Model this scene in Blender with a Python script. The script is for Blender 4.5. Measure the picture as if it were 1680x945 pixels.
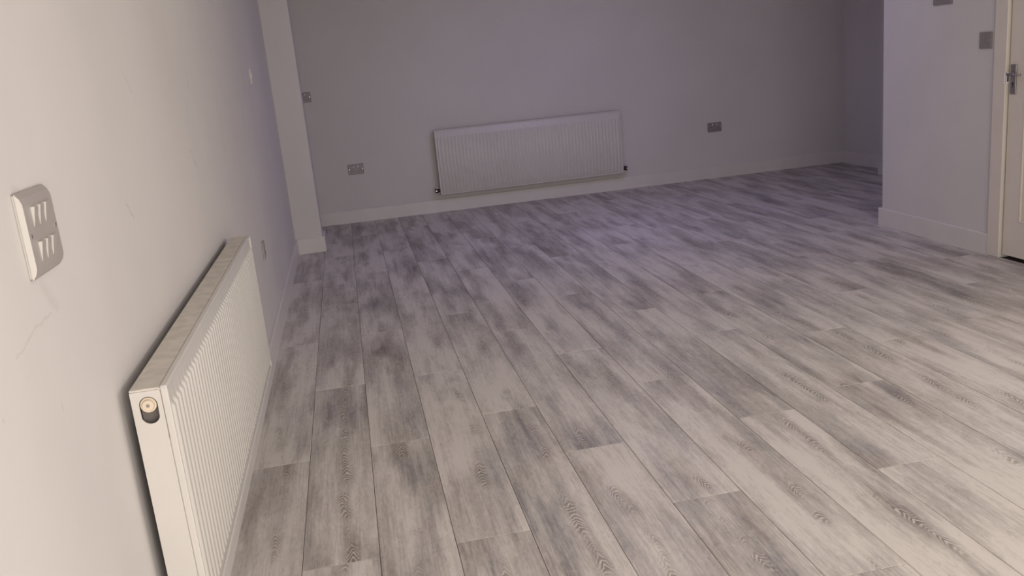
import bpy, bmesh, math, random
from mathutils import Matrix, Vector

scn = bpy.context.scene
col = scn.collection
for o in list(bpy.data.objects):
    bpy.data.objects.remove(o)

# ------------------------------------------------------------------ camera
FPX = 1462.96
right = Vector((0.97794864, -0.18622274, -0.09453861))
up = Vector((0.13651598, 0.22743572, 0.96417653))
fwd = Vector((0.15805014, 0.95582116, -0.24784284))
cd = bpy.data.cameras.new('camera')
cam = bpy.data.objects.new('camera', cd)
col.objects.link(cam)
m = Matrix.Identity(4)
for i in range(3):
    m[i][0], m[i][1], m[i][2] = right[i], up[i], -fwd[i]
m.translation = Vector((0.50867, 0.0, 1.33333))
cam.matrix_world = m
cd.sensor_width = 36.0
cd.lens = 36.0 * FPX / 1680.0
cd.clip_start = 0.02
scn.camera = cam

# ------------------------------------------------------------------ world, lights, exposure
world = bpy.data.worlds.new('sky')
scn.world = world
world.use_nodes = True
world.node_tree.nodes['Background'].inputs[0].default_value = (0.75, 0.85, 1.0, 1)
world.node_tree.nodes['Background'].inputs[1].default_value = 0.6

ROOM_REAR = -0.80           # y of the wall behind the camera
CEIL = 2.5


def area(name, loc, rot, sx, sy, power, color, spread=180):
    l = bpy.data.lights.new(name, 'AREA')
    l.shape = 'RECTANGLE'
    l.size, l.size_y = sx, sy
    l.energy = power
    l.color = color
    l.spread = math.radians(spread)
    o = bpy.data.objects.new(name, l)
    o.location = loc
    o.rotation_euler = rot
    col.objects.link(o)
    return o


# daylight through the wide window in the wall behind the camera
area('window_daylight', (1.38, ROOM_REAR + 0.012, 0.95), (math.radians(90), 0, 0), 2.3, 1.7, 74, (1.0, 0.925, 0.86))
# and through the window in the near right wall, just out of frame
area('side_window_daylight', (3.99, 1.75, 1.3), (math.radians(90), 0, math.radians(90)), 2.3, 1.15, 31, (1.0, 0.935, 0.875))

scn.view_settings.view_transform = 'Standard'
scn.view_settings.look = 'None'
scn.view_settings.gamma = 1.0
scn.view_settings.use_curve_mapping = False
scn.view_settings.exposure = 0.01
scn.cycles.max_bounces = 6
scn.cycles.glossy_bounces = 2
scn.cycles.use_adaptive_sampling = True
scn.cycles.adaptive_threshold = 0.03
scn.cycles.transmission_bounces = 3
scn.cycles.caustics_reflective = False
scn.cycles.caustics_refractive = False
world.cycles.sampling_method = 'NONE'

# ------------------------------------------------------------------ node helper


class NT:
    def __init__(self, name, rough=0.5, spec=0.5, metallic=0.0):
        self.mat = bpy.data.materials.new(name)
        self.mat.use_nodes = True
        self.t = self.mat.node_tree
        self.b = self.t.nodes['Principled BSDF']
        self.b.inputs['Roughness'].default_value = rough
        self.b.inputs['Specular IOR Level'].default_value = spec
        self.b.inputs['Metallic'].default_value = metallic

    def put(self, sock, v):
        if hasattr(v, 'is_output') or isinstance(v, bpy.types.NodeSocket):
            self.t.links.new(v, sock)
        else:
            if isinstance(v, (tuple, list)) and len(v) == 3 and sock.type == 'RGBA':
                v = (*v, 1)
            sock.default_value = v

    def math(self, op, a, b=0.0, c=None, clamp=False):
        n = self.t.nodes.new('ShaderNodeMath')
        n.operation = op
        n.use_clamp = clamp
        self.put(n.inputs[0], a)
        self.put(n.inputs[1], b)
        if c is not None:
            self.put(n.inputs[2], c)
        return n.outputs[0]

    def add(self, a, b): return self.math('ADD', a, b)
    def sub(self, a, b): return self.math('SUBTRACT', a, b)
    def mul(self, a, b): return self.math('MULTIPLY', a, b)
    def abs(self, a): return self.math('ABSOLUTE', a)

    def rng(self, v, a, b, c=0.0, d=1.0, smooth=True):
        n = self.t.nodes.new('ShaderNodeMapRange')
        n.interpolation_type = 'SMOOTHSTEP' if smooth else 'LINEAR'
        n.clamp = True
        self.put(n.inputs[0], v)
        for i, x in enumerate((a, b, c, d)):
            self.put(n.inputs[i + 1], x)
        return n.outputs[0]

    def xyz(self, x, y, z=0.0):
        n = self.t.nodes.new('ShaderNodeCombineXYZ')
        for i, v in enumerate((x, y, z)):
            self.put(n.inputs[i], v)
        return n.outputs[0]

    def sep(self, v):
        n = self.t.nodes.new('ShaderNodeSeparateXYZ')
        self.put(n.inputs[0], v)
        return n.outputs

    def noise(self, vec, scale=1.0, detail=2.0, rough=0.5, dist=0.0):
        n = self.t.nodes.new('ShaderNodeTexNoise')
        self.put(n.inputs['Vector'], vec)
        n.inputs['Scale'].default_value = scale
        n.inputs['Detail'].default_value = detail
        n.inputs['Roughness'].default_value = rough
        n.inputs['Distortion'].default_value = dist
        return n.outputs[0]

    def mix(self, f, a, b, mode='MIX'):
        n = self.t.nodes.new('ShaderNodeMix')
        n.data_type = 'RGBA'
        n.blend_type = mode
        self.put(n.inputs[0], f)
        self.put(n.inputs[6], a)
        self.put(n.inputs[7], b)
        return n.outputs[2]

    def pos(self):
        return self.t.nodes.new('ShaderNodeNewGeometry').outputs['Position']

    def obj(self):
        return self.t.nodes.new('ShaderNodeTexCoord').outputs['Object']

    def bump(self, h, strength=0.2, dist=0.001):
        n = self.t.nodes.new('ShaderNodeBump')
        n.inputs['Strength'].default_value = strength
        n.inputs['Distance'].default_value = dist
        self.put(n.inputs['Height'], h)
        self.t.links.new(n.outputs[0], self.b.inputs['Normal'])

    def base(self, c): self.put(self.b.inputs['Base Color'], c)


def plain(name, colr, rough=0.5, spec=0.5, metallic=0.0, var=0.04, scale=18.0, bump=0.0):
    n = NT(name, rough, spec, metallic)
    f = n.noise(n.obj(), scale, 3)
    lo = tuple(c * (1 - var) for c in colr)
    hi = tuple(min(1, c * (1 + var)) for c in colr)
    n.base(n.mix(n.rng(f, 0.3, 0.7), lo, hi))
    if bump:
        n.bump(n.noise(n.obj(), scale * 6, 3), bump, 0.001)
    return n.mat


def wall_paint(name, colr, scuffs=()):
    n = NT(name, 0.75, 0.25)
    p = n.pos()
    f = n.noise(p, 1.3, 4, 0.6)
    c = n.mix(n.rng(f, 0.25, 0.75), tuple(x * 0.965 for x in colr), tuple(min(1, x * 1.03) for x in colr))
    if scuffs:
        s = n.sep(p)
        wob = n.noise(p, 28.0, 3)
        dy = n.mul(n.sub(wob, 0.5), 0.022)
        Y = n.add(s[1], dy)
        Z = n.add(s[2], n.mul(n.sub(n.noise(p, 31.0, 2), 0.5), 0.016))
        acc = None
        for (y0, z0), (y1, z1), w, k in scuffs:
            dx, dz = y1 - y0, z1 - z0
            L2 = max(dx * dx + dz * dz, 1e-8)
            t = n.add(n.mul(n.sub(Y, y0), dx / L2), n.mul(n.sub(Z, z0), dz / L2))
            t = n.math('MAXIMUM', n.math('MINIMUM', t, 1.0), 0.0)
            ay = n.sub(n.sub(Y, y0), n.mul(t, dx))
            az = n.sub(n.sub(Z, z0), n.mul(t, dz))
            d = n.math('SQRT', n.add(n.mul(ay, ay), n.mul(az, az)))
            v = n.mul(n.rng(d, 0.0, w, 1.0, 0.0), k * 1.0)
            acc = v if acc is None else n.math('MAXIMUM', acc, v)
        c = n.mix(acc, c, (0.45, 0.41, 0.37))
    n.base(c)
    n.bump(n.add(n.mul(n.noise(p, 5.0, 3), 3.0), n.mul(n.noise(p, 160.0, 2), 0.25)), 0.35, 0.0016)
    return n.mat


STAINS = [(0.53, 4.25, 0.05, 0.12, 0.55), (0.38, 4.04, 0.04, 0.12, 0.45), (0.76, 3.54, 0.04, 0.10, 0.35), (1.38, 6.17, 0.22, 0.35, 0.40),
          (1.80, 6.26, 0.10, 0.40, 0.45), (0.93, 7.07, 0.35, 0.45, 0.25), (0.32, 5.57, 0.02, 0.025, 0.6)]


def plank_material():
    n = NT('limed_oak_plank', 0.46, 0.35)
    info = n.t.nodes.new('ShaderNodeObjectInfo')
    rc = n.t.nodes.new('ShaderNodeSeparateColor')
    n.t.links.new(info.outputs['Color'], rc.inputs[0])
    r1, r2, tone = rc.outputs[0], rc.outputs[1], rc.outputs[2]
    s = n.sep(n.obj())
    x, y = s[0], s[1]
    ox = n.mul(r1, 41.3)
    oy = n.mul(r2, 67.9)
    # broad soft dark and light drifts along the board
    broad = n.noise(n.xyz(n.add(n.mul(x, 7.5), ox), n.add(n.mul(y, 1.35), oy), r1), 1.0, 2, 0.5, 0.0)
    cloud = n.noise(n.xyz(n.add(n.mul(x, 15.0), oy), n.add(n.mul(y, 2.6), ox), 3.1), 1.0, 4, 0.55, 0.0)
    # wandering heart line of the cathedral grain
    wander = n.mul(n.sub(n.noise(n.xyz(oy, n.add(n.mul(y, 1.4), ox), 7.0), 1.0, 2), 0.5), 0.15)
    xc = n.sub(x, n.add(n.mul(n.sub(r2, 0.5), 0.10), wander))
    ax = n.abs(xc)
    along = n.noise(n.xyz(ox, n.add(n.mul(y, 2.6), oy), 1.7), 1.0, 2)
    heart = n.rng(ax, 0.0, 0.055, 1.0, 0.0)
    hmask = n.mul(heart, n.rng(along, 0.42, 0.62))
    # arches: nested chevrons running down the heart line
    wob = n.noise(n.xyz(n.add(n.mul(x, 30.0), ox), n.add(n.mul(y, 10.0), oy), 2.0), 1.0, 4)
    ph = n.add(n.add(n.mul(y, 270.0), n.mul(ax, 420.0)), n.mul(wob, 30.0))
    arch = n.math('POWER', n.add(n.mul(n.math('SINE', ph), 0.5), 0.5), 2.0)
    patch = n.noise(n.xyz(oy, n.add(n.mul(y, 7.0), ox), 4.4), 1.0, 2)
    core = n.mul(n.rng(ax, 0.002, n.rng(patch, 0.35, 0.65, 0.010, 0.028), 1.0, 0.0), n.rng(n.add(n.mul(along, 0.6), n.mul(patch, 0.4)), 0.45, 0.60))
    # straight fine grain
    fine = n.noise(n.xyz(n.add(n.mul(x, 170.0), ox), n.add(n.mul(y, 5.5), oy), 0.3), 1.0, 4, 0.65)
    fleck = n.noise(n.xyz(n.add(n.mul(x, 75.0), oy), n.add(n.mul(y, 22.0), ox), 5.3), 1.0, 5, 0.7, 0.8)
    d = n.add(n.mul(n.rng(broad, 0.36, 0.68), 0.85), n.mul(n.rng(cloud, 0.40, 0.78), 0.45))
    streak = n.noise(n.xyz(n.add(n.mul(x, 34.0), oy), n.add(n.mul(y, 1.3), ox), 6.1), 1.0, 3, 0.55)
    d = n.add(d, n.mul(n.sub(streak, 0.5), 1.0))
    d = n.add(d, n.mul(hmask, 0.45))
    d = n.sub(n.add(d, n.mul(n.sub(tone, 0.5), 1.0)), 0.26)
    d = n.add(d, n.mul(n.sub(fine, 0.5), 1.35))
    d = n.add(d, n.mul(n.sub(fleck, 0.5), 1.5))
    # grubby smears and specks left on the boards
    ws = n.sep(n.pos())
    wn = n.mul(n.sub(n.noise(n.pos(), 9.0, 3), 0.5), 0.10)
    for sx, sy, ra, rb, kk in STAINS:
        ex = n.mul(n.add(n.sub(ws[0], sx), wn), 1 / ra)
        ey = n.mul(n.add(n.sub(ws[1], sy), wn), 1 / rb)
        dd = n.add(n.mul(ex, ex), n.mul(ey, ey))
        d = n.add(d, n.rng(dd, 0.0, 1.0, kk, 0.0))
    d = n.rng(d, -0.30, 1.20, 0.0, 1.0, False)
    cool = n.noise(n.xyz(n.add(n.mul(x, 6.0), oy), n.add(n.mul(y, 2.0), ox), 8.8), 1.0, 2)
    c = n.mix(d, (0.68, 0.632, 0.585), n.mix(n.rng(cool, 0.4, 0.62), (0.25, 0.214, 0.193), (0.24, 0.22, 0.222)))
    c = n.mix(n.mul(core, n.mul(arch, 0.9)), c, (0.70, 0.65, 0.60))
    c = n.mix(n.mul(core, n.mul(n.sub(1.0, arch), 0.7)), c, (0.19, 0.155, 0.13))
    n.base(c)
    n.put(n.b.inputs['Roughness'], n.rng(cloud, 0.2, 0.8, 0.40, 0.54))
    n.bump(n.add(fine, n.mul(core, arch)), 0.12, 0.0006)
    return n.mat


SC = [((1.5184, 1.0065), (1.4296, 1.0017), 0.0035, 0.34), ((1.4237, 1.0014), (1.3359, 0.9833), 0.003, 0.30),
      ((2.1329, 1.0988), (2.18, 1.0607), 0.006, 0.50), ((3.3047, 1.3915), (3.2992, 1.3299), 0.009, 0.45),
      ((3.0999, 1.1465), (3.1597, 1.0866), 0.008, 0.45), ((2.35, 1.39), (2.41, 1.345), 0.006, 0.25),
      ((1.5045, 1.053), (1.5454, 1.012), 0.020, 0.20), ((1.8276, 0.7792), (1.8258, 0.7772), 0.004, 0.5),
      ((1.4664, 0.8685), (1.4695, 0.8547), 0.0025, 0.5), ((1.2441, 0.9253), (1.2464, 0.9217), 0.003, 0.4),
      ((3.1661, 1.3024), (3.1625, 1.2226), 0.008, 0.30), ((1.4777, 1.213), (1.502, 1.208), 0.012, 0.2)]
WALL = (0.645, 0.615, 0.592)
M = {
    'wall_l': wall_paint('white_emulsion_scuffed', WALL, SC),
    'wall': wall_paint('white_emulsion', WALL),
    'ceil': wall_paint('ceiling_white', (0.75, 0.74, 0.73)),
    'trim': plain('satin_white_gloss_paint', (0.69, 0.655, 0.62), 0.38, 0.45, var=0.02, scale=6),
    'door': plain('door_white_paint', (0.71, 0.655, 0.58), 0.4, 0.45, var=0.02, scale=6),
    'rad': plain('radiator_enamel', (0.625, 0.60, 0.56), 0.36, 0.5, var=0.02, scale=5),
    'radtop': plain('radiator_enamel_dusty', (0.62, 0.58, 0.515), 0.6, 0.35, var=0.09, scale=26),
    'radin': plain('radiator_inner_shade', (0.17, 0.15, 0.14), 0.7, 0.3),  # dark inside: the shadow in the slot is put into the colour
    'plug': plain('cream_plastic_plug', (0.72, 0.62, 0.48), 0.4, 0.5),
    'plate': plain('satin_grey_plate', (0.27, 0.245, 0.245), 0.42, 0.5, 0.1, var=0.03),
    'plate2': plain('grey_plastic_plate', (0.385, 0.352, 0.328), 0.45, 0.5, var=0.03),
    'insert': plain('pale_grey_rocker', (0.62, 0.58, 0.56), 0.4, 0.5),
    'darkins': plain('dark_insert', (0.05, 0.045, 0.045), 0.5, 0.4),
    'chrome': plain('chrome', (0.85, 0.83, 0.81), 0.3, 0.5, 1.0, var=0.01),
    'strike': plain('strike_glint_white', (0.93, 0.92, 0.9), 0.3, 0.6, 0.0, var=0.01),  # pale non-metal, the chrome's glint painted as base colour
    'satin': plain('satin_nickel', (0.36, 0.33, 0.33), 0.4, 0.5, 0.8, var=0.03),
    'valve': plain('blackened_valve', (0.045, 0.04, 0.042), 0.4, 0.5, 0.3),
    'under': plain('dark_underlay', (0.07, 0.06, 0.055), 0.9, 0.1),
    'thresh': plain('dark_threshold', (0.06, 0.05, 0.045), 0.8, 0.2),
    'plank': plank_material(),
    'upvc': plain('white_window_frame', (0.82, 0.82, 0.82), 0.35, 0.5),
    'lampw': plain('white_fill_lamp_body', (0.8, 0.8, 0.8), 0.4, 0.5),
}
g = NT('window_glass', 0.02, 0.5)
g.b.inputs['Transmission Weight'].default_value = 1.0
g.b.inputs['IOR'].default_value = 1.45
g.base((0.95, 0.97, 0.97))
M['glass'] = g.mat
g = NT('fill_lamp_diffuser', 0.5, 0.3)  # glowing face of the added violet fill lamp
g.base((0.9, 0.9, 0.95))
g.b.inputs['Emission Color'].default_value = (0.72, 0.66, 1.0, 1)
g.b.inputs['Emission Strength'].default_value = 0.6
M['diff'] = g.mat

# ------------------------------------------------------------------ mesh helpers


def box_into(bm, lo, hi, bev=0.0, seg=1):
    vs = bmesh.ops.create_cube(bm, size=1.0)['verts']
    c = [(a + b) / 2 for a, b in zip(lo, hi)]
    d = [b - a for a, b in zip(lo, hi)]
    for v in vs:
        v.co = Vector((c[0] + v.co.x * d[0], c[1] + v.co.y * d[1], c[2] + v.co.z * d[2]))
    if bev:
        es = list({e for v in vs for e in v.link_edges})
        bmesh.ops.bevel(bm, geom=es, offset=bev, offset_type='OFFSET', segments=seg, profile=0.5, affect='EDGES')


def cyl_into(bm, p0, p1, r0, r1=None, n=20, caps=True):
    r1 = r0 if r1 is None else r1
    p0, p1 = Vector(p0), Vector(p1)
    ax = (p1 - p0)
    rot = ax.to_track_quat('Z', 'Y').to_matrix().to_4x4()
    mat = Matrix.Translation((p0 + p1) / 2) @ rot
    bmesh.ops.create_cone(bm, cap_ends=caps, segments=n, radius1=r0, radius2=r1, depth=ax.length, matrix=mat)


def tube_into(bm, pts, r, n=12):
    for a, b in zip(pts[:-1], pts[1:]):
        cyl_into(bm, a, b, r, n=n)
    for p in pts[1:-1]:
        bmesh.ops.create_uvsphere(bm, u_segments=n, v_segments=8, radius=r, matrix=Matrix.Translation(p))


def link(name, bm, mat, parent=None, smooth=False, origin=None):
    me = bpy.data.meshes.new(name)
    if origin is not None:
        bmesh.ops.translate(bm, verts=bm.verts, vec=-Vector(origin))
    bm.normal_update()
    bm.to_mesh(me)
    bm.free()
    me.materials.append(mat)
    if smooth:
        for p in me.polygons:
            p.use_smooth = True
    o = bpy.data.objects.new(name, me)
    if origin is not None:
        o.location = origin
    col.objects.link(o)
    if parent is not None:
        o.parent = parent
        o.matrix_parent_inverse = Matrix.Translation(-Vector(parent_world(parent)))
    return o


def parent_world(o):
    v = Vector((0, 0, 0))
    while o is not None:
        v = v + o.location
        if o.parent is not None:
            v = v + o.matrix_parent_inverse.translation
        o = o.parent
    return v


def box(name, lo, hi, mat, parent=None, bev=0.0, seg=1, smooth=False):
    bm = bmesh.new()
    box_into(bm, lo, hi, bev, seg)
    return link(name, bm, mat, parent, smooth)


def boxes(name, lst, mat, parent=None, bev=0.0):
    bm = bmesh.new()
    for lo, hi in lst:
        box_into(bm, lo, hi, bev)
    return link(name, bm, mat, parent)


def struct(o):
    o['kind'] = 'structure'
    return o


def empty(name, loc):
    o = bpy.data.objects.new(name, None)
    o.location = loc
    o.empty_display_size = 0.05
    col.objects.link(o)
    return o


def thing(name, loc, label, cat, group=None):
    o = empty(name, loc)
    o['label'] = label
    o['category'] = cat
    if group:
        o['group'] = group
    return o


# ------------------------------------------------------------------ the room
XR, XA = 4.005, 5.428         # face of the near right wall, of the alcove wall
YB = 8.362                    # back wall
YE = 5.452                    # far end of the near right wall
NF, NB, NX = 7.123, 7.37, 0.211   # nib front, back, width
NRX = 5.215                   # left edge of the right nib
DY0, DY1, DZ = 3.548, 4.312, 2.03  # door opening
R0 = ROOM_REAR
SY0, SY1, SZ0, SZ1 = 0.55, 2.95, 0.67, 1.93   # window in the near right wall

struct(box('wall_left', (-0.15, R0 - 0.15, -0.02), (0, YB + 0.15, CEIL), M['wall_l']))
struct(box('wall_back', (0, YB, -0.02), (XA + 0.15, YB + 0.15, CEIL), M['wall']))
struct(box('wall_far_right', (XA, YE, -0.02), (XA + 0.15, YB, CEIL), M['wall']))
struct(boxes('wall_right', [((XR, DY1, -0.02), (XA + 0.15, YE, CEIL)),
                            ((XR, R0, -0.02), (XA + 0.15, SY0, CEIL)), ((XR, SY1, -0.02), (XA + 0.15, DY0, CEIL)),
                            ((XR, SY0, -0.02), (XA + 0.15, SY1, SZ0)), ((XR, SY0, SZ1), (XA + 0.15, SY1, CEIL)),
                            ((XR, DY0, DZ), (XA + 0.15, DY1, CEIL)),
                            ((XR + 0.12, DY0, -0.02), (XA + 0.15, DY1, DZ))], M['wall']))
struct(box('wall_nib_left', (0, NF, 0), (NX, NB, CEIL), M['wall'], bev=0.002))
struct(box('wall_nib_right', (NRX, NF, 0), (XA, NB, CEIL), M['wall'], bev=0.002))
struct(box('wall_lintel', (NX, NF, 2.30), (NRX, NB, CEIL), M['wall'], bev=0.002))
struct(box('ceiling', (-0.15, R0 - 0.15, CEIL), (XA + 0.15, YB + 0.15, CEIL + 0.1), M['ceil']))
WX0, WX1, WZ0, WZ1 = 0.18, 2.58, 0.08, 1.95
struct(boxes('wall_rear', [((0, R0 - 0.15, -0.02), (WX0, R0, CEIL)), ((WX1, R0 - 0.15, -0.02), (XA + 0.15, R0, CEIL)),
                           ((WX0, R0 - 0.15, -0.02), (WX1, R0, WZ0)), ((WX0, R0 - 0.15, WZ1), (WX1, R0, CEIL))], M['wall']))
win = struct(boxes('window_1', [((WX0, R0 - 0.10, WZ0), (WX0 + 0.06, R0 - 0.04, WZ1)), ((WX1 - 0.06, R0 - 0.10, WZ0), (WX1, R0 - 0.04, WZ1)),
                                ((WX0, R0 - 0.10, WZ0), (WX1, R0 - 0.04, WZ0 + 0.06)), ((WX0, R0 - 0.10, WZ1 - 0.06), (WX1, R0 - 0.04, WZ1)),
                                ((1.35, R0 - 0.10, WZ0), (1.41, R0 - 0.04, WZ1))], M['upvc'], bev=0.004))
for a, b in ((WX0 + 0.06, 1.35), (1.41, WX1 - 0.06)):
    box('pane', (a, R0 - 0.078, WZ0 + 0.06), (b, R0 - 0.062, WZ1 - 0.06), M['glass'], win)

win = struct(boxes('window_2', [((XR + 0.04, SY0, SZ0), (XR + 0.10, SY0 + 0.06, SZ1)), ((XR + 0.04, SY1 - 0.06, SZ0), (XR + 0.10, SY1, SZ1)),
                                ((XR + 0.04, SY0, SZ0), (XR + 0.10, SY1, SZ0 + 0.06)), ((XR + 0.04, SY0, SZ1 - 0.06), (XR + 0.10, SY1, SZ1)),
                                ((XR + 0.04, 1.72, SZ0), (XR + 0.10, 1.78, SZ1))], M['upvc'], bev=0.004))
for a, b in ((SY0 + 0.06, 1.72), (1.78, SY1 - 0.06)):
    box('pane', (XR + 0.062, a, SZ0 + 0.06), (XR + 0.078, b, SZ1 - 0.06), M['glass'], win)

# floor: dark underlay slab carrying separate boards
floor = struct(boxes('floor', [((-0.15, R0 - 0.15, -0.06), (XA + 0.15, YB + 0.15, -0.009))], M['under']))
PW, PL, PX0 = 0.219636, 1.4945, 0.218906
GAP = 0.0008
OFF = {-1: 3.080, 0: 2.325, 1: 3.110, 2: 2.322, 3: 3.248, 4: 2.793, 5: 2.327, 6: 1.822, 7: 2.826, 8: 2.305, 9: 2.955,
       10: 2.10, 11: 3.35, 12: 2.62, 13: 1.95, 14: 3.15, 15: 2.45, 16: 2.95, 17: 2.2}
rnd = random.Random(11)
# tone of the boards that stand out (column, board index from the joint nearest the camera): higher is darker
TONE = {(0, 0): 0.62, (4, 0): 0.62, (-1, -1): 0.62, (1, -1): 0.60, (2, 0): 0.28, (1, 0): 0.32, (4, -1): 0.30, (3, -1): 0.55,
        (2, -1): 0.45, (7, 0): 0.50, (6, 0): 0.42, (8, -1): 0.2, (7, -1): 0.33, (0, 1): 0.35, (3, 0): 0.40, (9, -1): 0.45}
cache = {}


def plank_mesh(rects, key):
    """boards with a fine chamfer round the top; rects are (x0, x1, y0, y1) about the board's centre"""
    if key in cache:
        return cache[key]
    V, Fc = [], []
    for x0, x1, y0, y1 in rects:
        b = len(V)
        c = 0.0010
        for z, i in ((-0.009, 0), (-0.0009, 0), (0.0, c)):
            V += [(x0 + i, y0 + i, z), (x1 - i, y0 + i, z), (x1 - i, y1 - i, z), (x0 + i, y1 - i, z)]
        for l in (0, 4):
            for k in range(4):
                q = (k + 1) % 4
                Fc.append((b + l + k, b + l + q, b + l + 4 + q, b + l + 4 + k))
        Fc.append((b + 8, b + 9, b + 10, b + 11))
    me = bpy.data.meshes.new('plank')
    me.from_pydata(V, [], Fc)
    me.materials.append(M['plank'])
    cache[key] = me
    return me


k = -1
while PX0 + k * PW < XA:
    x0 = max(0.0, PX0 + k * PW) + GAP
    x1 = min(XA, PX0 + (k + 1) * PW) - GAP
    start = OFF.get(k, 1.6 + rnd.random() * PL)
    j = -5
    while start + j * PL < YB:
        ya, yb_ = start + j * PL, start + (j + 1) * PL
        jj = j
        j += 1
        y0, y1 = max(R0, ya) + GAP, min(YB, yb_) - GAP
        if y1 - y0 < 0.01:
            continue
        rects = [(x0, x1, y0, y1)]
        if x0 >= XR - 0.003:                     # under the near right wall: nothing there
            if y1 < YE:
                continue
            rects = [(x0, x1, max(y0, YE), y1)]
        elif x1 > XR:
            rects = []
            if y0 < YE:
                rects.append((x0, XR - 0.001, y0, min(y1, YE)))
            if y1 > YE:
                rects.append((x0, x1, max(y0, YE), y1))
        cx = (rects[0][0] + rects[0][1]) / 2
        cy = (min(r[2] for r in rects) + max(r[3] for r in rects)) / 2
        rel = [(a - cx, b - cx, c - cy, d - cy) for a, b, c, d in rects]
        key = tuple(round(v, 4) for r in rel for v in r)
        o = bpy.data.objects.new('plank', plank_mesh(rel, key))
        o.location = (cx, cy, 0)
        o.color = (rnd.random(), rnd.random(), TONE.get((k, jj), 0.30 + 0.34 * rnd.random()), 1)
        o.parent = floor
        col.objects.link(o)
    k += 1

# skirting boards: square section, eased top edge
BH, BT = 0.12, 0.018


def skirting(name, runs):
    """runs: list of (axis, along0, along1, wall_coord, direction) on a mitred, square-edged board"""
    bm = bmesh.new()
    for ax, a0, a1, w, d in runs:
        c = 0.005
        prof = [(0, 0), (d * BT, 0), (d * BT, BH - c), (d * (BT - c), BH), (0, BH)]
        A, B = [], []
        for p, z in prof:
            if ax == 'y':
                A.append(bm.verts.new((w + p, a0, z)))
                B.append(bm.verts.new((w + p, a1, z)))
            else:
                A.append(bm.verts.new((a0, w + p, z)))
                B.append(bm.verts.new((a1, w + p, z)))
        n = len(prof)
        for i in range(n):
            q = (i + 1) % n
            bm.faces.new((A[i], A[q], B[q], B[i]))
        bm.faces.new(A)
        bm.faces.new(B[::-1])
    bmesh.ops.recalc_face_normals(bm, faces=bm.faces)
    return struct(link(name, bm, M['trim']))


skirting('baseboard_left', [('y', R0, NF - BT, 0, 1)])
skirting('baseboard_nib_left', [('x', 0, NX + BT, NF, -1), ('y', NF, NB, NX, 1), ('x', BT, NX + BT, NB, 1)])
skirting('baseboard_left_alcove', [('y', NB + BT, YB - BT, 0, 1)])
skirting('baseboard_back', [('x', 0, XA, YB, -1)])
skirting('baseboard_far_right', [('y', NB + BT, YB - BT, XA, -1)])
skirting('baseboard_nib_right', [('x', NRX - BT, XA, NF, -1), ('y', NF, NB, NRX, -1), ('x', NRX - BT, XA - BT, NB, 1)])
AW = 0.097                    # architrave width
skirting('baseboard_right', [('y', DY1 + AW - 0.005, YE + BT, XR, -1), ('x', XR, XA, YE, 1)])
skirting('baseboard_right_near', [('y', R0, DY0 - AW + 0.005, XR, -1)])
skirting('baseboard_alcove_side', [('y', YE + BT, NF - BT, XA, -1)])

# door lining, architrave and door
AX = XR - 0.020
trim = struct(boxes('trim_1', [((AX, DY1 - 0.005, 0), (XR, DY1 + AW - 0.005, DZ + AW - 0.005)),
                               ((AX, DY0 - AW + 0.005, 0), (XR, DY0 + 0.005, DZ + AW - 0.005)),
                               ((AX, DY0 + 0.005, DZ - 0.005), (XR, DY1 - 0.005, DZ + AW - 0.005))], M['door'], bev=0.004))
box('threshold', (XR, DY0, -0.009), (XR + 0.12, DY1, 0.0005), M['thresh'], floor)
DX0, DX1 = XR + 0.001, XR + 0.041
d0, d1 = DY0 + 0.009, DY1 - 0.009      # door leaf edges
zb, zt = 0.021, DZ - 0.004
ST = 0.112
mid = (d0 + d1) / 2
lz0, lz1, uz0, uz1 = 0.215, 0.865, 1.065, 1.915
cols = [(d0 + ST, mid - 0.05), (mid + 0.05, d1 - ST)]
door = struct(boxes('door_1', [((DX0, d0, zb), (DX1, d0 + ST, zt)), ((DX0, d1 - ST, zb), (DX1, d1, zt)),
                               ((DX0, d0 + ST, zb), (DX1, d1 - ST, lz0)), ((DX0, d0 + ST, lz1), (DX1, d1 - ST, uz0)),
                               ((DX0, d0 + ST, uz1), (DX1, d1 - ST, zt)), ((DX0, mid - 0.05, lz0), (DX1, mid + 0.05, lz1)),
                               ((DX0, mid - 0.05, uz0), (DX1, mid + 0.05, uz1))], M['door']))
for (a, b) in cols:
    for (z0, z1) in ((lz0, lz1), (uz0, uz1)):
        box('door_panel', (DX0 + 0.009, a, z0), (DX1 - 0.009, b, z1), M['door'], door)
        w = 0.012
        boxes('panel_moulding', [((DX0 - 0.002, a, z0), (DX0 + 0.010, a + w, z1)), ((DX0 - 0.002, b - w, z0), (DX0 + 0.010, b, z1)),
                                 ((DX0 - 0.002, a + w, z0), (DX0 + 0.010, b - w, z0 + w)), ((DX0 - 0.002, a + w, z1 - w), (DX0 + 0.010, b - w, z1))],
              M['door'], door, bev=0.003)
# lever handle on a long plate, key hole under it
hp = box('handle_plate', (DX0 - 0.007, 4.250, 0.900), (DX0, 4.291, 1.055), M['satin'], door, bev=0.002)
hp['label'] = 'satin metal lever handle on a long plate'
bm = bmesh.new()
cyl_into(bm, (DX0 - 0.007, 4.270, 1.006), (DX0 - 0.013, 4.270, 1.006), 0.012)
tube_into(bm, [(DX0 - 0.010, 4.270, 1.006), (DX0 - 0.040, 4.270, 1.006), (DX0 - 0.047, 4.262, 1.006), (DX0 - 0.047, 4.170, 1.004)], 0.0065)
link('lever', bm, M['satin'], hp, True)
bm = bmesh.new()
cyl_into(bm, (DX0 - 0.0066, 4.270, 0.956), (DX0 - 0.0082, 4.270, 0.956), 0.007)
box_into(bm, (DX0 - 0.0082, 4.2672, 0.935), (DX0 - 0.0066, 4.2728, 0.953))
link('keyhole', bm, M['darkins'], hp)
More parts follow.
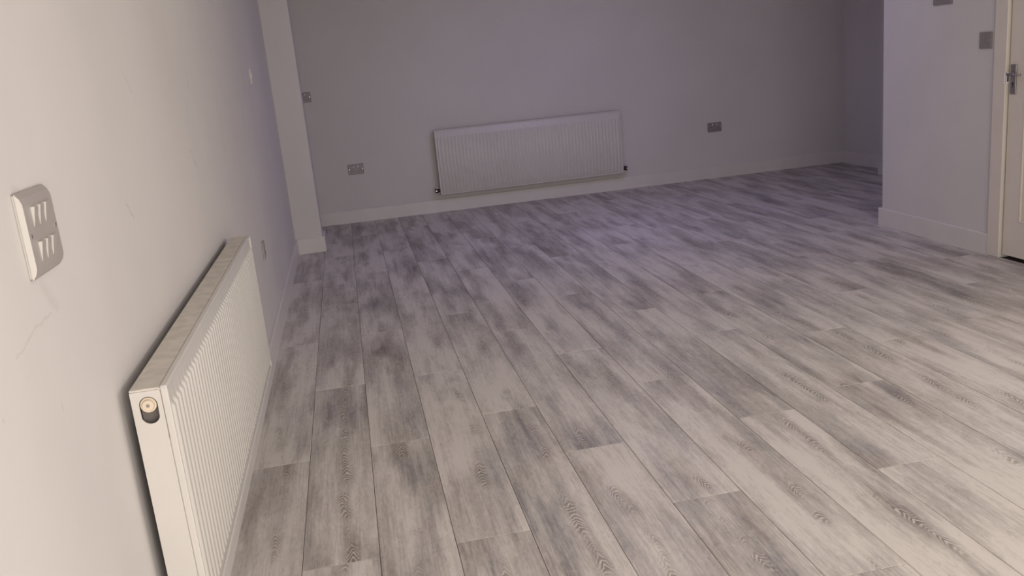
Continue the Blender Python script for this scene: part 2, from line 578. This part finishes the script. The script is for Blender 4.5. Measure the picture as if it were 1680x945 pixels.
# chrome striking plate on the edge of the lining, its glint in the colour
sp = boxes('strike_plate', [((AX - 0.0015, DY1 - 0.0075, 0.957), (XR - 0.001, DY1 - 0.0045, 1.017)), ((AX - 0.002, DY1 - 0.0075, 0.957), (AX, DY1 + 0.004, 1.017))], M['strike'], trim)
box('latch_hole', (AX + 0.007, DY1 - 0.0085, 0.965), (AX + 0.016, DY1 - 0.007, 1.009), M['darkins'], sp)


# ------------------------------------------------------------------ radiators
def radiator(t, W, H, T, D, pitch, local, top_margin, bottom_margin, slot=False):
    """front panel ribbed; local(u, d, z) maps along / off the wall / up to world. d runs 0 (back) .. D (front)"""
    def P(u, d, z):
        return Vector(local(u, d, z))

    def lbox(bm, lo, hi, bev=0.0):
        t0 = bmesh.new()
        box_into(t0, lo, hi, bev)
        vm = {}
        for v in t0.verts:
            vm[v] = bm.verts.new(P(*v.co))
        for f in t0.faces:
            bm.faces.new([vm[v] for v in f.verts])
        t0.free()

    def fin(name, bm, mat, par=t, smooth=False):
        bmesh.ops.recalc_face_normals(bm, faces=bm.faces)
        return link(name, bm, mat, par, smooth)

    # ribbed front panel
    n = round((W - 0.03) / pitch)
    p = (W - 0.03) / n
    us = [0.002, 0.013]
    ds = [0, 0]
    shape = [(0.0, 0), (0.10, 0.25), (0.20, 0.8), (0.30, 1), (0.62, 1), (0.74, 0.8), (0.86, 0.25)]
    for i in range(n):
        for s, hgt in shape:
            us.append(0.015 + (i + s) * p)
            ds.append(hgt)
    us += [W - 0.015, W - 0.002]
    ds += [0, 0]
    z1 = T - top_margin
    z0 = bottom_margin
    rows = [(0.001, 0, -0.004), (0.004, 0, 0), (z0, 0, 0), (z0 + 0.004, 0.5, 0), (z0 + 0.010, 1, 0), (z1 - 0.010, 1, 0), (z1 - 0.004, 0.5, 0), (z1, 0, 0), (T - 0.004, 0, 0), (T - 0.001, 0, -0.004)]
    RD = 0.0075
    bm = bmesh.new()
    grid = []
    for z, k_, dd in rows:
        grid.append([bm.verts.new(P(u, D - RD + RD * h_ * k_ + dd, z)) for u, h_ in zip(us, ds)])
    for a, b in zip(grid[:-1], grid[1:]):
        for i in range(len(us) - 1):
            bm.faces.new((a[i], a[i + 1], b[i + 1], b[i]))
    fp = fin('front_panel', bm, M['rad'], smooth=True)
    # rolled edge frame round the front
    bm = bmesh.new()
    lbox(bm, (0, D - 0.018, 0), (0.011, D - 0.003, T), 0.003)
    lbox(bm, (W - 0.011, D - 0.018, 0), (W, D - 0.003, T), 0.003)
    lbox(bm, (0.001, D - 0.018, -0.001), (W - 0.001, D - 0.003, 0.009), 0.003)
    lbox(bm, (0.001, D - 0.018, T - 0.007), (W - 0.001, D - 0.003, T + 0.002), 0.003)
    fin('front_edge', bm, M['rad'])
    # water panel and fins inside
    bm = bmesh.new()
    lbox(bm, (0.02, 0.012, 0.015), (W - 0.02, D - 0.030, T - 0.018))
    fin('convector_fins', bm, M['radin'])
    # top cover
    bm = bmesh.new()
    lbox(bm, (0.0, 0.0, T - 0.004), (W, D - 0.0192, T + 0.001), 0.001)
    lbox(bm, (0.001, D - 0.021, T - 0.004), (W - 0.001, D - 0.016, T - 0.001))
    fin('top_cover', bm, M['radtop'])
    # side covers
    for s, (ua, ub) in enumerate(((0.0, 0.0025), (W - 0.0025, W))):
        bm = bmesh.new()
        if slot and s == 0:
            # plate with an upright rounded slot near its top
            sc, sz0, sz1, sr = D * 0.42, T - 0.055, T - 0.033, 0.0175
            ring = []
            N = 24
            for i in range(N):
                a = 2 * math.pi * i / N
                cz = sz1 if math.sin(a) >= 0 else sz0
                ring.append((sc + sr * math.cos(a), cz + sr * math.sin(a)))
            zl, zh = 2 * sz0 - T - 0.0, T - 0.004
            outer = []
            mz = (sz0 + sz1) / 2
            for (px, pz) in ring:
                dx, dz = px - sc, pz - mz
                f = min(((D - 0.0172 - sc) / dx) if dx > 1e-6 else ((-sc) / dx if dx < -1e-6 else 1e9),
                        ((zh - mz) / dz) if dz > 1e-6 else ((zl - mz) / dz if dz < -1e-6 else 1e9))
                outer.append((sc + dx * f, mz + dz * f))
            for uu, flip in ((ua, 0), (ub, 1)):
                A = [bm.verts.new(P(uu, d_, z_)) for d_, z_ in ring]
                B = [bm.verts.new(P(uu, d_, z_)) for d_, z_ in outer]
                for i in range(N):
                    q = (i + 1) % N
                    bm.faces.new((A[i], A[q], B[q], B[i]))
                if flip == 0:
                    keep = A
                else:
                    for i in range(N):
                        q = (i + 1) % N
                        bm.faces.new((keep[i], keep[q], A[q], A[i]))
            # corners and the plate under the slot zone
            for c0, c1 in (((0, zh), None),):
                pass
            crn = [(0, zl), (D - 0.0172, zl), (D - 0.0172, zh), (0, zh)]
            for (cd_, cz_) in crn:
                near = sorted(range(N), key=lambda i: (outer[i][0] - cd_) ** 2 + (outer[i][1] - cz_) ** 2)
                a1 = [i for i in near if abs(outer[i][0] - cd_) < 1e-4][:1]
                a2 = [i for i in near if abs(outer[i][1] - cz_) < 1e-4][:1]
                if a1 and a2:
                    bm.faces.new([bm.verts.new(P(ua, *outer[a1[0]])), bm.verts.new(P(ua, cd_, cz_)), bm.verts.new(P(ua, *outer[a2[0]]))])
            lbox(bm, (ua, 0, 0), (ub, D - 0.0172, zl))
            sd = fin('side_cover', bm, M['rad'])
            bm = bmesh.new()
            c = P(0.0, sc - 0.001, T - 0.034)
            inn = P(0.02, sc - 0.001, T - 0.034)
            dv = (inn - c).normalized()
            cyl_into(bm, c + dv * 0.022, c + dv * 0.004, 0.0155, n=24)
            cyl_into(bm, c + dv * 0.005, c - dv * 0.001, 0.0130, 0.0105, n=24)
            pl = link('bleed_plug', bm, M['plug'], sd, False)
            bm = bmesh.new()
            cyl_into(bm, c + dv * 0.001, c - dv * 0.0018, 0.0036, n=12)
            link('vent_pin', bm, M['satin'], pl)
        else:
            lbox(bm, (ua, 0, 0), (ub, D - 0.0172, T - 0.004), 0.001)
            fin('side_cover', bm, M['rad'])
    return fp


# near left radiator: u runs along +y from its near end
RX0, RX1, RZ0, RZ1, RY0, RY1 = 0.022, 0.097, 0.242, 0.775, 1.763, 3.500
rl = thing('radiator', (0.07, (RY0 + RY1) / 2, 0), 'long white ribbed radiator on the left wall, nearest the camera', 'radiator', 'white panel radiators')
radiator(rl, RY1 - RY0, RZ1 - RZ0, RZ1 - RZ0, RX1 - RX0, 0.0333, lambda u, d, z: (RX0 + d, RY0 + u, RZ0 + z), 0.040, 0.030, slot=True)
for yy in (RY0 + 0.25, RY1 - 0.25):
    boxes('wall_bracket', [((0.0, yy - 0.02, RZ0 + 0.05), (RX0 + 0.012, yy + 0.02, RZ1 - 0.06))], M['rad'], rl)
for yy in (RY0 + 0.30, RY1 - 0.30):
    bm = bmesh.new()
    tube_into(bm, [Vector((0.055, yy, RZ0 + 0.01)), Vector((0.055, yy, RZ0 - 0.02)), Vector((0.0005, yy, RZ0 - 0.02))], 0.0075)
    link('pipe', bm, M['chrome'], rl, True)

# back wall radiator: u runs along +x from its left end
BX0, BX1, BZ0, BZ1, BYF = 1.295, 3.076, 0.169, 0.764, 8.270
rb = thing('radiator', ((BX0 + BX1) / 2, YB - 0.05, 0), 'long white ribbed radiator in the middle of the back wall', 'radiator', 'white panel radiators')
BD = 0.060
radiator(rb, BX1 - BX0, BZ1 - BZ0, BZ1 - BZ0, BD, 0.0333, lambda u, d, z: (BX0 + u, BYF + BD - d, BZ0 + z), 0.062, 0.036)
for xx in (BX0 + 0.25, BX1 - 0.25):
    box('wall_bracket', (xx - 0.02, BYF + BD - 0.012, BZ0 + 0.05), (xx + 0.02, YB - 0.0005, BZ1 - 0.06), M['rad'], rb)
for sgn, xx in ((-1, BX0), (1, BX1)):
    bm = bmesh.new()
    yy, zz = BYF + 0.030, BZ0 + 0.040
    cyl_into(bm, (xx - sgn * 0.004, yy, zz), (xx + sgn * 0.022, yy, zz), 0.0135)
    cyl_into(bm, (xx + sgn * 0.014, yy, zz), (xx + sgn * 0.044, yy, zz), 0.011)
    cyl_into(bm, (xx + sgn * 0.030, yy, zz - 0.018), (xx + sgn * 0.030, yy, zz + 0.022), 0.0155)
    vo = link('valve', bm, M['valve'], rb, True)
    vo['label'] = 'small dark radiator valve'
    bm = bmesh.new()
    cyl_into(bm, (xx + sgn * 0.030, yy, zz + 0.0225), (xx + sgn * 0.030, yy, zz + 0.030), 0.012, 0.008)
    cyl_into(bm, (xx + sgn * 0.036, yy - 0.014, zz), (xx + sgn * 0.036, yy - 0.018, zz), 0.006)
    link('valve_cap', bm, M['chrome'], vo)
    # tail runs back into the wall just above the skirting
    bm = bmesh.new()
    cyl_into(bm, (xx + sgn * 0.030, yy, zz - 0.004), (xx + sgn * 0.030, YB - 0.001, zz - 0.004), 0.0075)
    link('pipe', bm, M['valve'], rb, True)


# ------------------------------------------------------------------ wiring plates
def socket_back(xc, zc, w, h, label, group):
    t = thing('wall_socket', (xc, YB, zc), label, 'socket', group)
    y1 = YB
    y0 = YB - 0.010
    box('plate', (xc - w / 2, y0, zc - h / 2), (xc + w / 2, y1, zc + h / 2), M['plate'], t, bev=0.0025)
    for s in (-1, 1):
        c = xc + s * 0.036
        for (dx, dz, hw, hh) in ((0, -0.001, 0.0024, 0.0052), (-0.011, -0.022, 0.0042, 0.0024), (0.011, -0.022, 0.0042, 0.0024)):
            box('pin_slot', (c + dx - hw, y0 - 0.0006, zc + dz - hh), (c + dx + hw, y0 + 0.002, zc + dz + hh), M['darkins'], t)
        # switch rocker above the pins, at the outside corner
        r = xc + s * 0.021
        bm = bmesh.new()
        box_into(bm, (r - 0.006, y0 - 0.004, zc + 0.014), (r + 0.006, y0 + 0.001, zc + 0.034), 0.001)
        rk = link('switch_rocker', bm, M['insert'], t)
        box('surround', (r - 0.0075, y0 - 0.0009, zc + 0.0125), (r + 0.0075, y0 + 0.001, zc + 0.0355), M['darkins'], rk)
        bm = bmesh.new()
        cyl_into(bm, (xc + s * (w / 2 - 0.011), y0 - 0.001, zc), (xc + s * (w / 2 - 0.011), y0 + 0.001, zc), 0.0035, n=12)
        link('screw', bm, M['chrome'], t)
    return t


GS = 'double wall sockets on the back wall'
socket_back(0.551, 0.4905, 0.140, 0.092, 'grey double wall socket left of the back radiator, above the skirting', GS)
socket_back(4.052, 0.499, 0.142, 0.090, 'grey double wall socket right of the back radiator', GS)
socket_back(0.169, 1.175, 0.146, 0.087, 'grey double wall socket high on the back wall, half hidden behind the white pillar', GS)


def rocker_into(bm, axis_pts):
    vs = [bm.verts.new(p) for p in axis_pts]
    for f in ((0, 1, 2, 3), (4, 7, 6, 5), (0, 4, 5, 1), (1, 5, 6, 2), (2, 6, 7, 3), (3, 7, 4, 0)):
        bm.faces.new([vs[i] for i in f])
    bmesh.ops.recalc_face_normals(bm, faces=bm.faces)


# big six-rocker switch on the left wall
y0, y1, z0, z1 = 1.458, 1.597, 1.071, 1.207
t = thing('light_switch', (0, (y0 + y1) / 2, (z0 + z1) / 2), 'large square grey light switch with six rockers beside the near radiator', 'light switch')
box('back_box', (0, y0 + 0.003, z0 + 0.003), (0.0042, y1 - 0.003, z1 - 0.003), M['rad'], t)
# face plate, bowed so that its top and bottom edges curve back to the wall
bm = bmesh.new()
prof = []
for i in range(17):
    zz = z0 + (z1 - z0) * i / 16
    e = min(zz - z0, z1 - zz)
    prof.append((0.0135 - 0.0095 * max(0.0, 1 - e / 0.020) ** 2, zz))
A = [bm.verts.new((px_, y0, pz_)) for px_, pz_ in prof]
B = [bm.verts.new((px_, y1, pz_)) for px_, pz_ in prof]
A2 = [bm.verts.new((0.004, y0, pz_)) for px_, pz_ in prof]
B2 = [bm.verts.new((0.004, y1, pz_)) for px_, pz_ in prof]
for i in range(16):
    bm.faces.new((A[i], B[i], B[i + 1], A[i + 1]))
    bm.faces.new((A2[i], A[i], A[i + 1], A2[i + 1]))
    bm.faces.new((B2[i], B2[i + 1], B[i + 1], B[i]))
bm.faces.new((A[0], A2[0], B2[0], B[0]))
bm.faces.new((A[16], B[16], B2[16], A2[16]))
bmesh.ops.recalc_face_normals(bm, faces=bm.faces)
pt = link('plate', bm, M['plate2'], t)
pt.data.materials.append(M['rad'])
for p_ in pt.data.polygons:
    p_.material_index = 1 if abs(p_.normal.y) > 0.5 else 0  # side faces paler than the front: window light painted in
for zr in (1.182, 1.127):
    for i in range(3):
        a = 1.490 + i * 0.0285
        bm = bmesh.new()
        f = 0.0125
        w, hh = 0.0175, 0.031
        rocker_into(bm, [(f, a, zr - hh), (f, a + w, zr - hh), (f, a + w, zr), (f, a, zr),
                         (f + 0.0015, a, zr - hh), (f + 0.0015, a + w, zr - hh), (f + 0.007, a + w, zr), (f + 0.007, a, zr)])
        rk = link('rocker', bm, M['plate2'], t)
        rk.data.materials.append(M['rad'])
        for p_ in rk.data.polygons:
            p_.material_index = 0 if p_.normal.x > 0.5 else 1  # rocker sides in the paler coat too, lit edges by colour
for zz in (z0 + 0.068,):
    for yy in (y0 + 0.010, y1 - 0.010):
        bm = bmesh.new()
        cyl_into(bm, (0.013, yy, zz), (0.0142, yy, zz), 0.0035, n=12)
        link('screw', bm, M['chrome'], t)


def side_plate(name, x, d, yc, zc, w, h, label, cat, mat, kind='switch', thick=0.009):
    """a plate on a wall at x facing direction d"""
    t = thing(name, (x, yc, zc), label, cat)

    def X(a, b):
        return (min(x + d * a, x + d * b), max(x + d * a, x + d * b))
    a, b = X(0, thick)
    box('plate', (a, yc - w / 2, zc - h / 2), (b, yc + w / 2, zc + h / 2), mat, t, bev=0.0022)
    n = 2 if w > 0.12 else 1
    for i in range(n):
        c = yc + (i - (n - 1) / 2) * 0.06
        if kind == 'switch':
            bm = bmesh.new()
            f, g_ = x + d * (thick - 0.001), x + d * (thick + 0.001)
            g2 = x + d * (thick + 0.005)
            hw, hh = 0.011, 0.016
            rocker_into(bm, [(f, c - hw, zc - hh), (f, c + hw, zc - hh), (f, c + hw, zc + hh), (f, c - hw, zc + hh),
                             (g_, c - hw, zc - hh), (g_, c + hw, zc - hh), (g2, c + hw, zc + hh), (g2, c - hw, zc + hh)])
            link('rocker', bm, mat, t)
        else:
            a, b = X(thick - 0.001, thick + 0.0006)
            for (dy, dz, hw, hh) in ((0, 0.008, 0.0024, 0.0052), (-0.011, -0.013, 0.0042, 0.0024), (0.011, -0.013, 0.0042, 0.0024)):
                box('pin_slot', (a, c + dy - hw, zc + dz - hh), (b, c + dy + hw, zc + dz + hh), M['darkins'], t)
    for s in (-1, 1):
        bm = bmesh.new()
        cyl_into(bm, (x + d * (thick - 0.001), yc + s * (w / 2 - 0.011), zc), (x + d * (thick + 0.001), yc + s * (w / 2 - 0.011), zc), 0.0033, n=10)
        link('screw', bm, M['chrome'], t)
    return t


side_plate('wall_socket', 0, 1, 4.74, 0.493, 0.086, 0.090, 'single grey wall socket on the left wall beyond the near radiator', 'socket', M['plate2'], 'socket')
side_plate('light_switch', 0, 1, 5.60, 1.378, 0.086, 0.090, 'small pale light switch high on the left wall by the white pillar', 'light switch', M['rad'])
side_plate('light_switch', XR, -1, 4.490, 1.186, 0.094, 0.088, 'single grey light switch on the right wall beside the door frame', 'light switch', M['plate'])
side_plate('light_switch', XR, -1, 4.862, 1.444, 0.166, 0.088, 'wide grey double plate on the right wall, cut off by the top edge', 'light switch', M['plate'])

# ------------------------------------------------------------------ violet fill lamp, added above the frame to tint the far end
t = thing('violet_fill_lamp', (2.5, 6.2, CEIL), 'flat violet fill lamp added out of view over the far end of the room', 'added fill lamp')
box('fill_lamp_body', (1.9, 5.9, CEIL - 0.05), (3.1, 6.5, CEIL), M['lampw'], t, bev=0.006)
box('fill_diffuser', (1.93, 5.93, CEIL - 0.056), (3.07, 6.47, CEIL - 0.0495), M['diff'], t)
lo = area('violet_fill_light', (2.5, 6.2, CEIL - 0.06), (0, 0, 0), 1.1, 0.5, 13.5, (0.50, 0.46, 1.0))
lo.parent = t
lo.matrix_parent_inverse = Matrix.Translation(-Vector((2.5, 6.2, CEIL)))
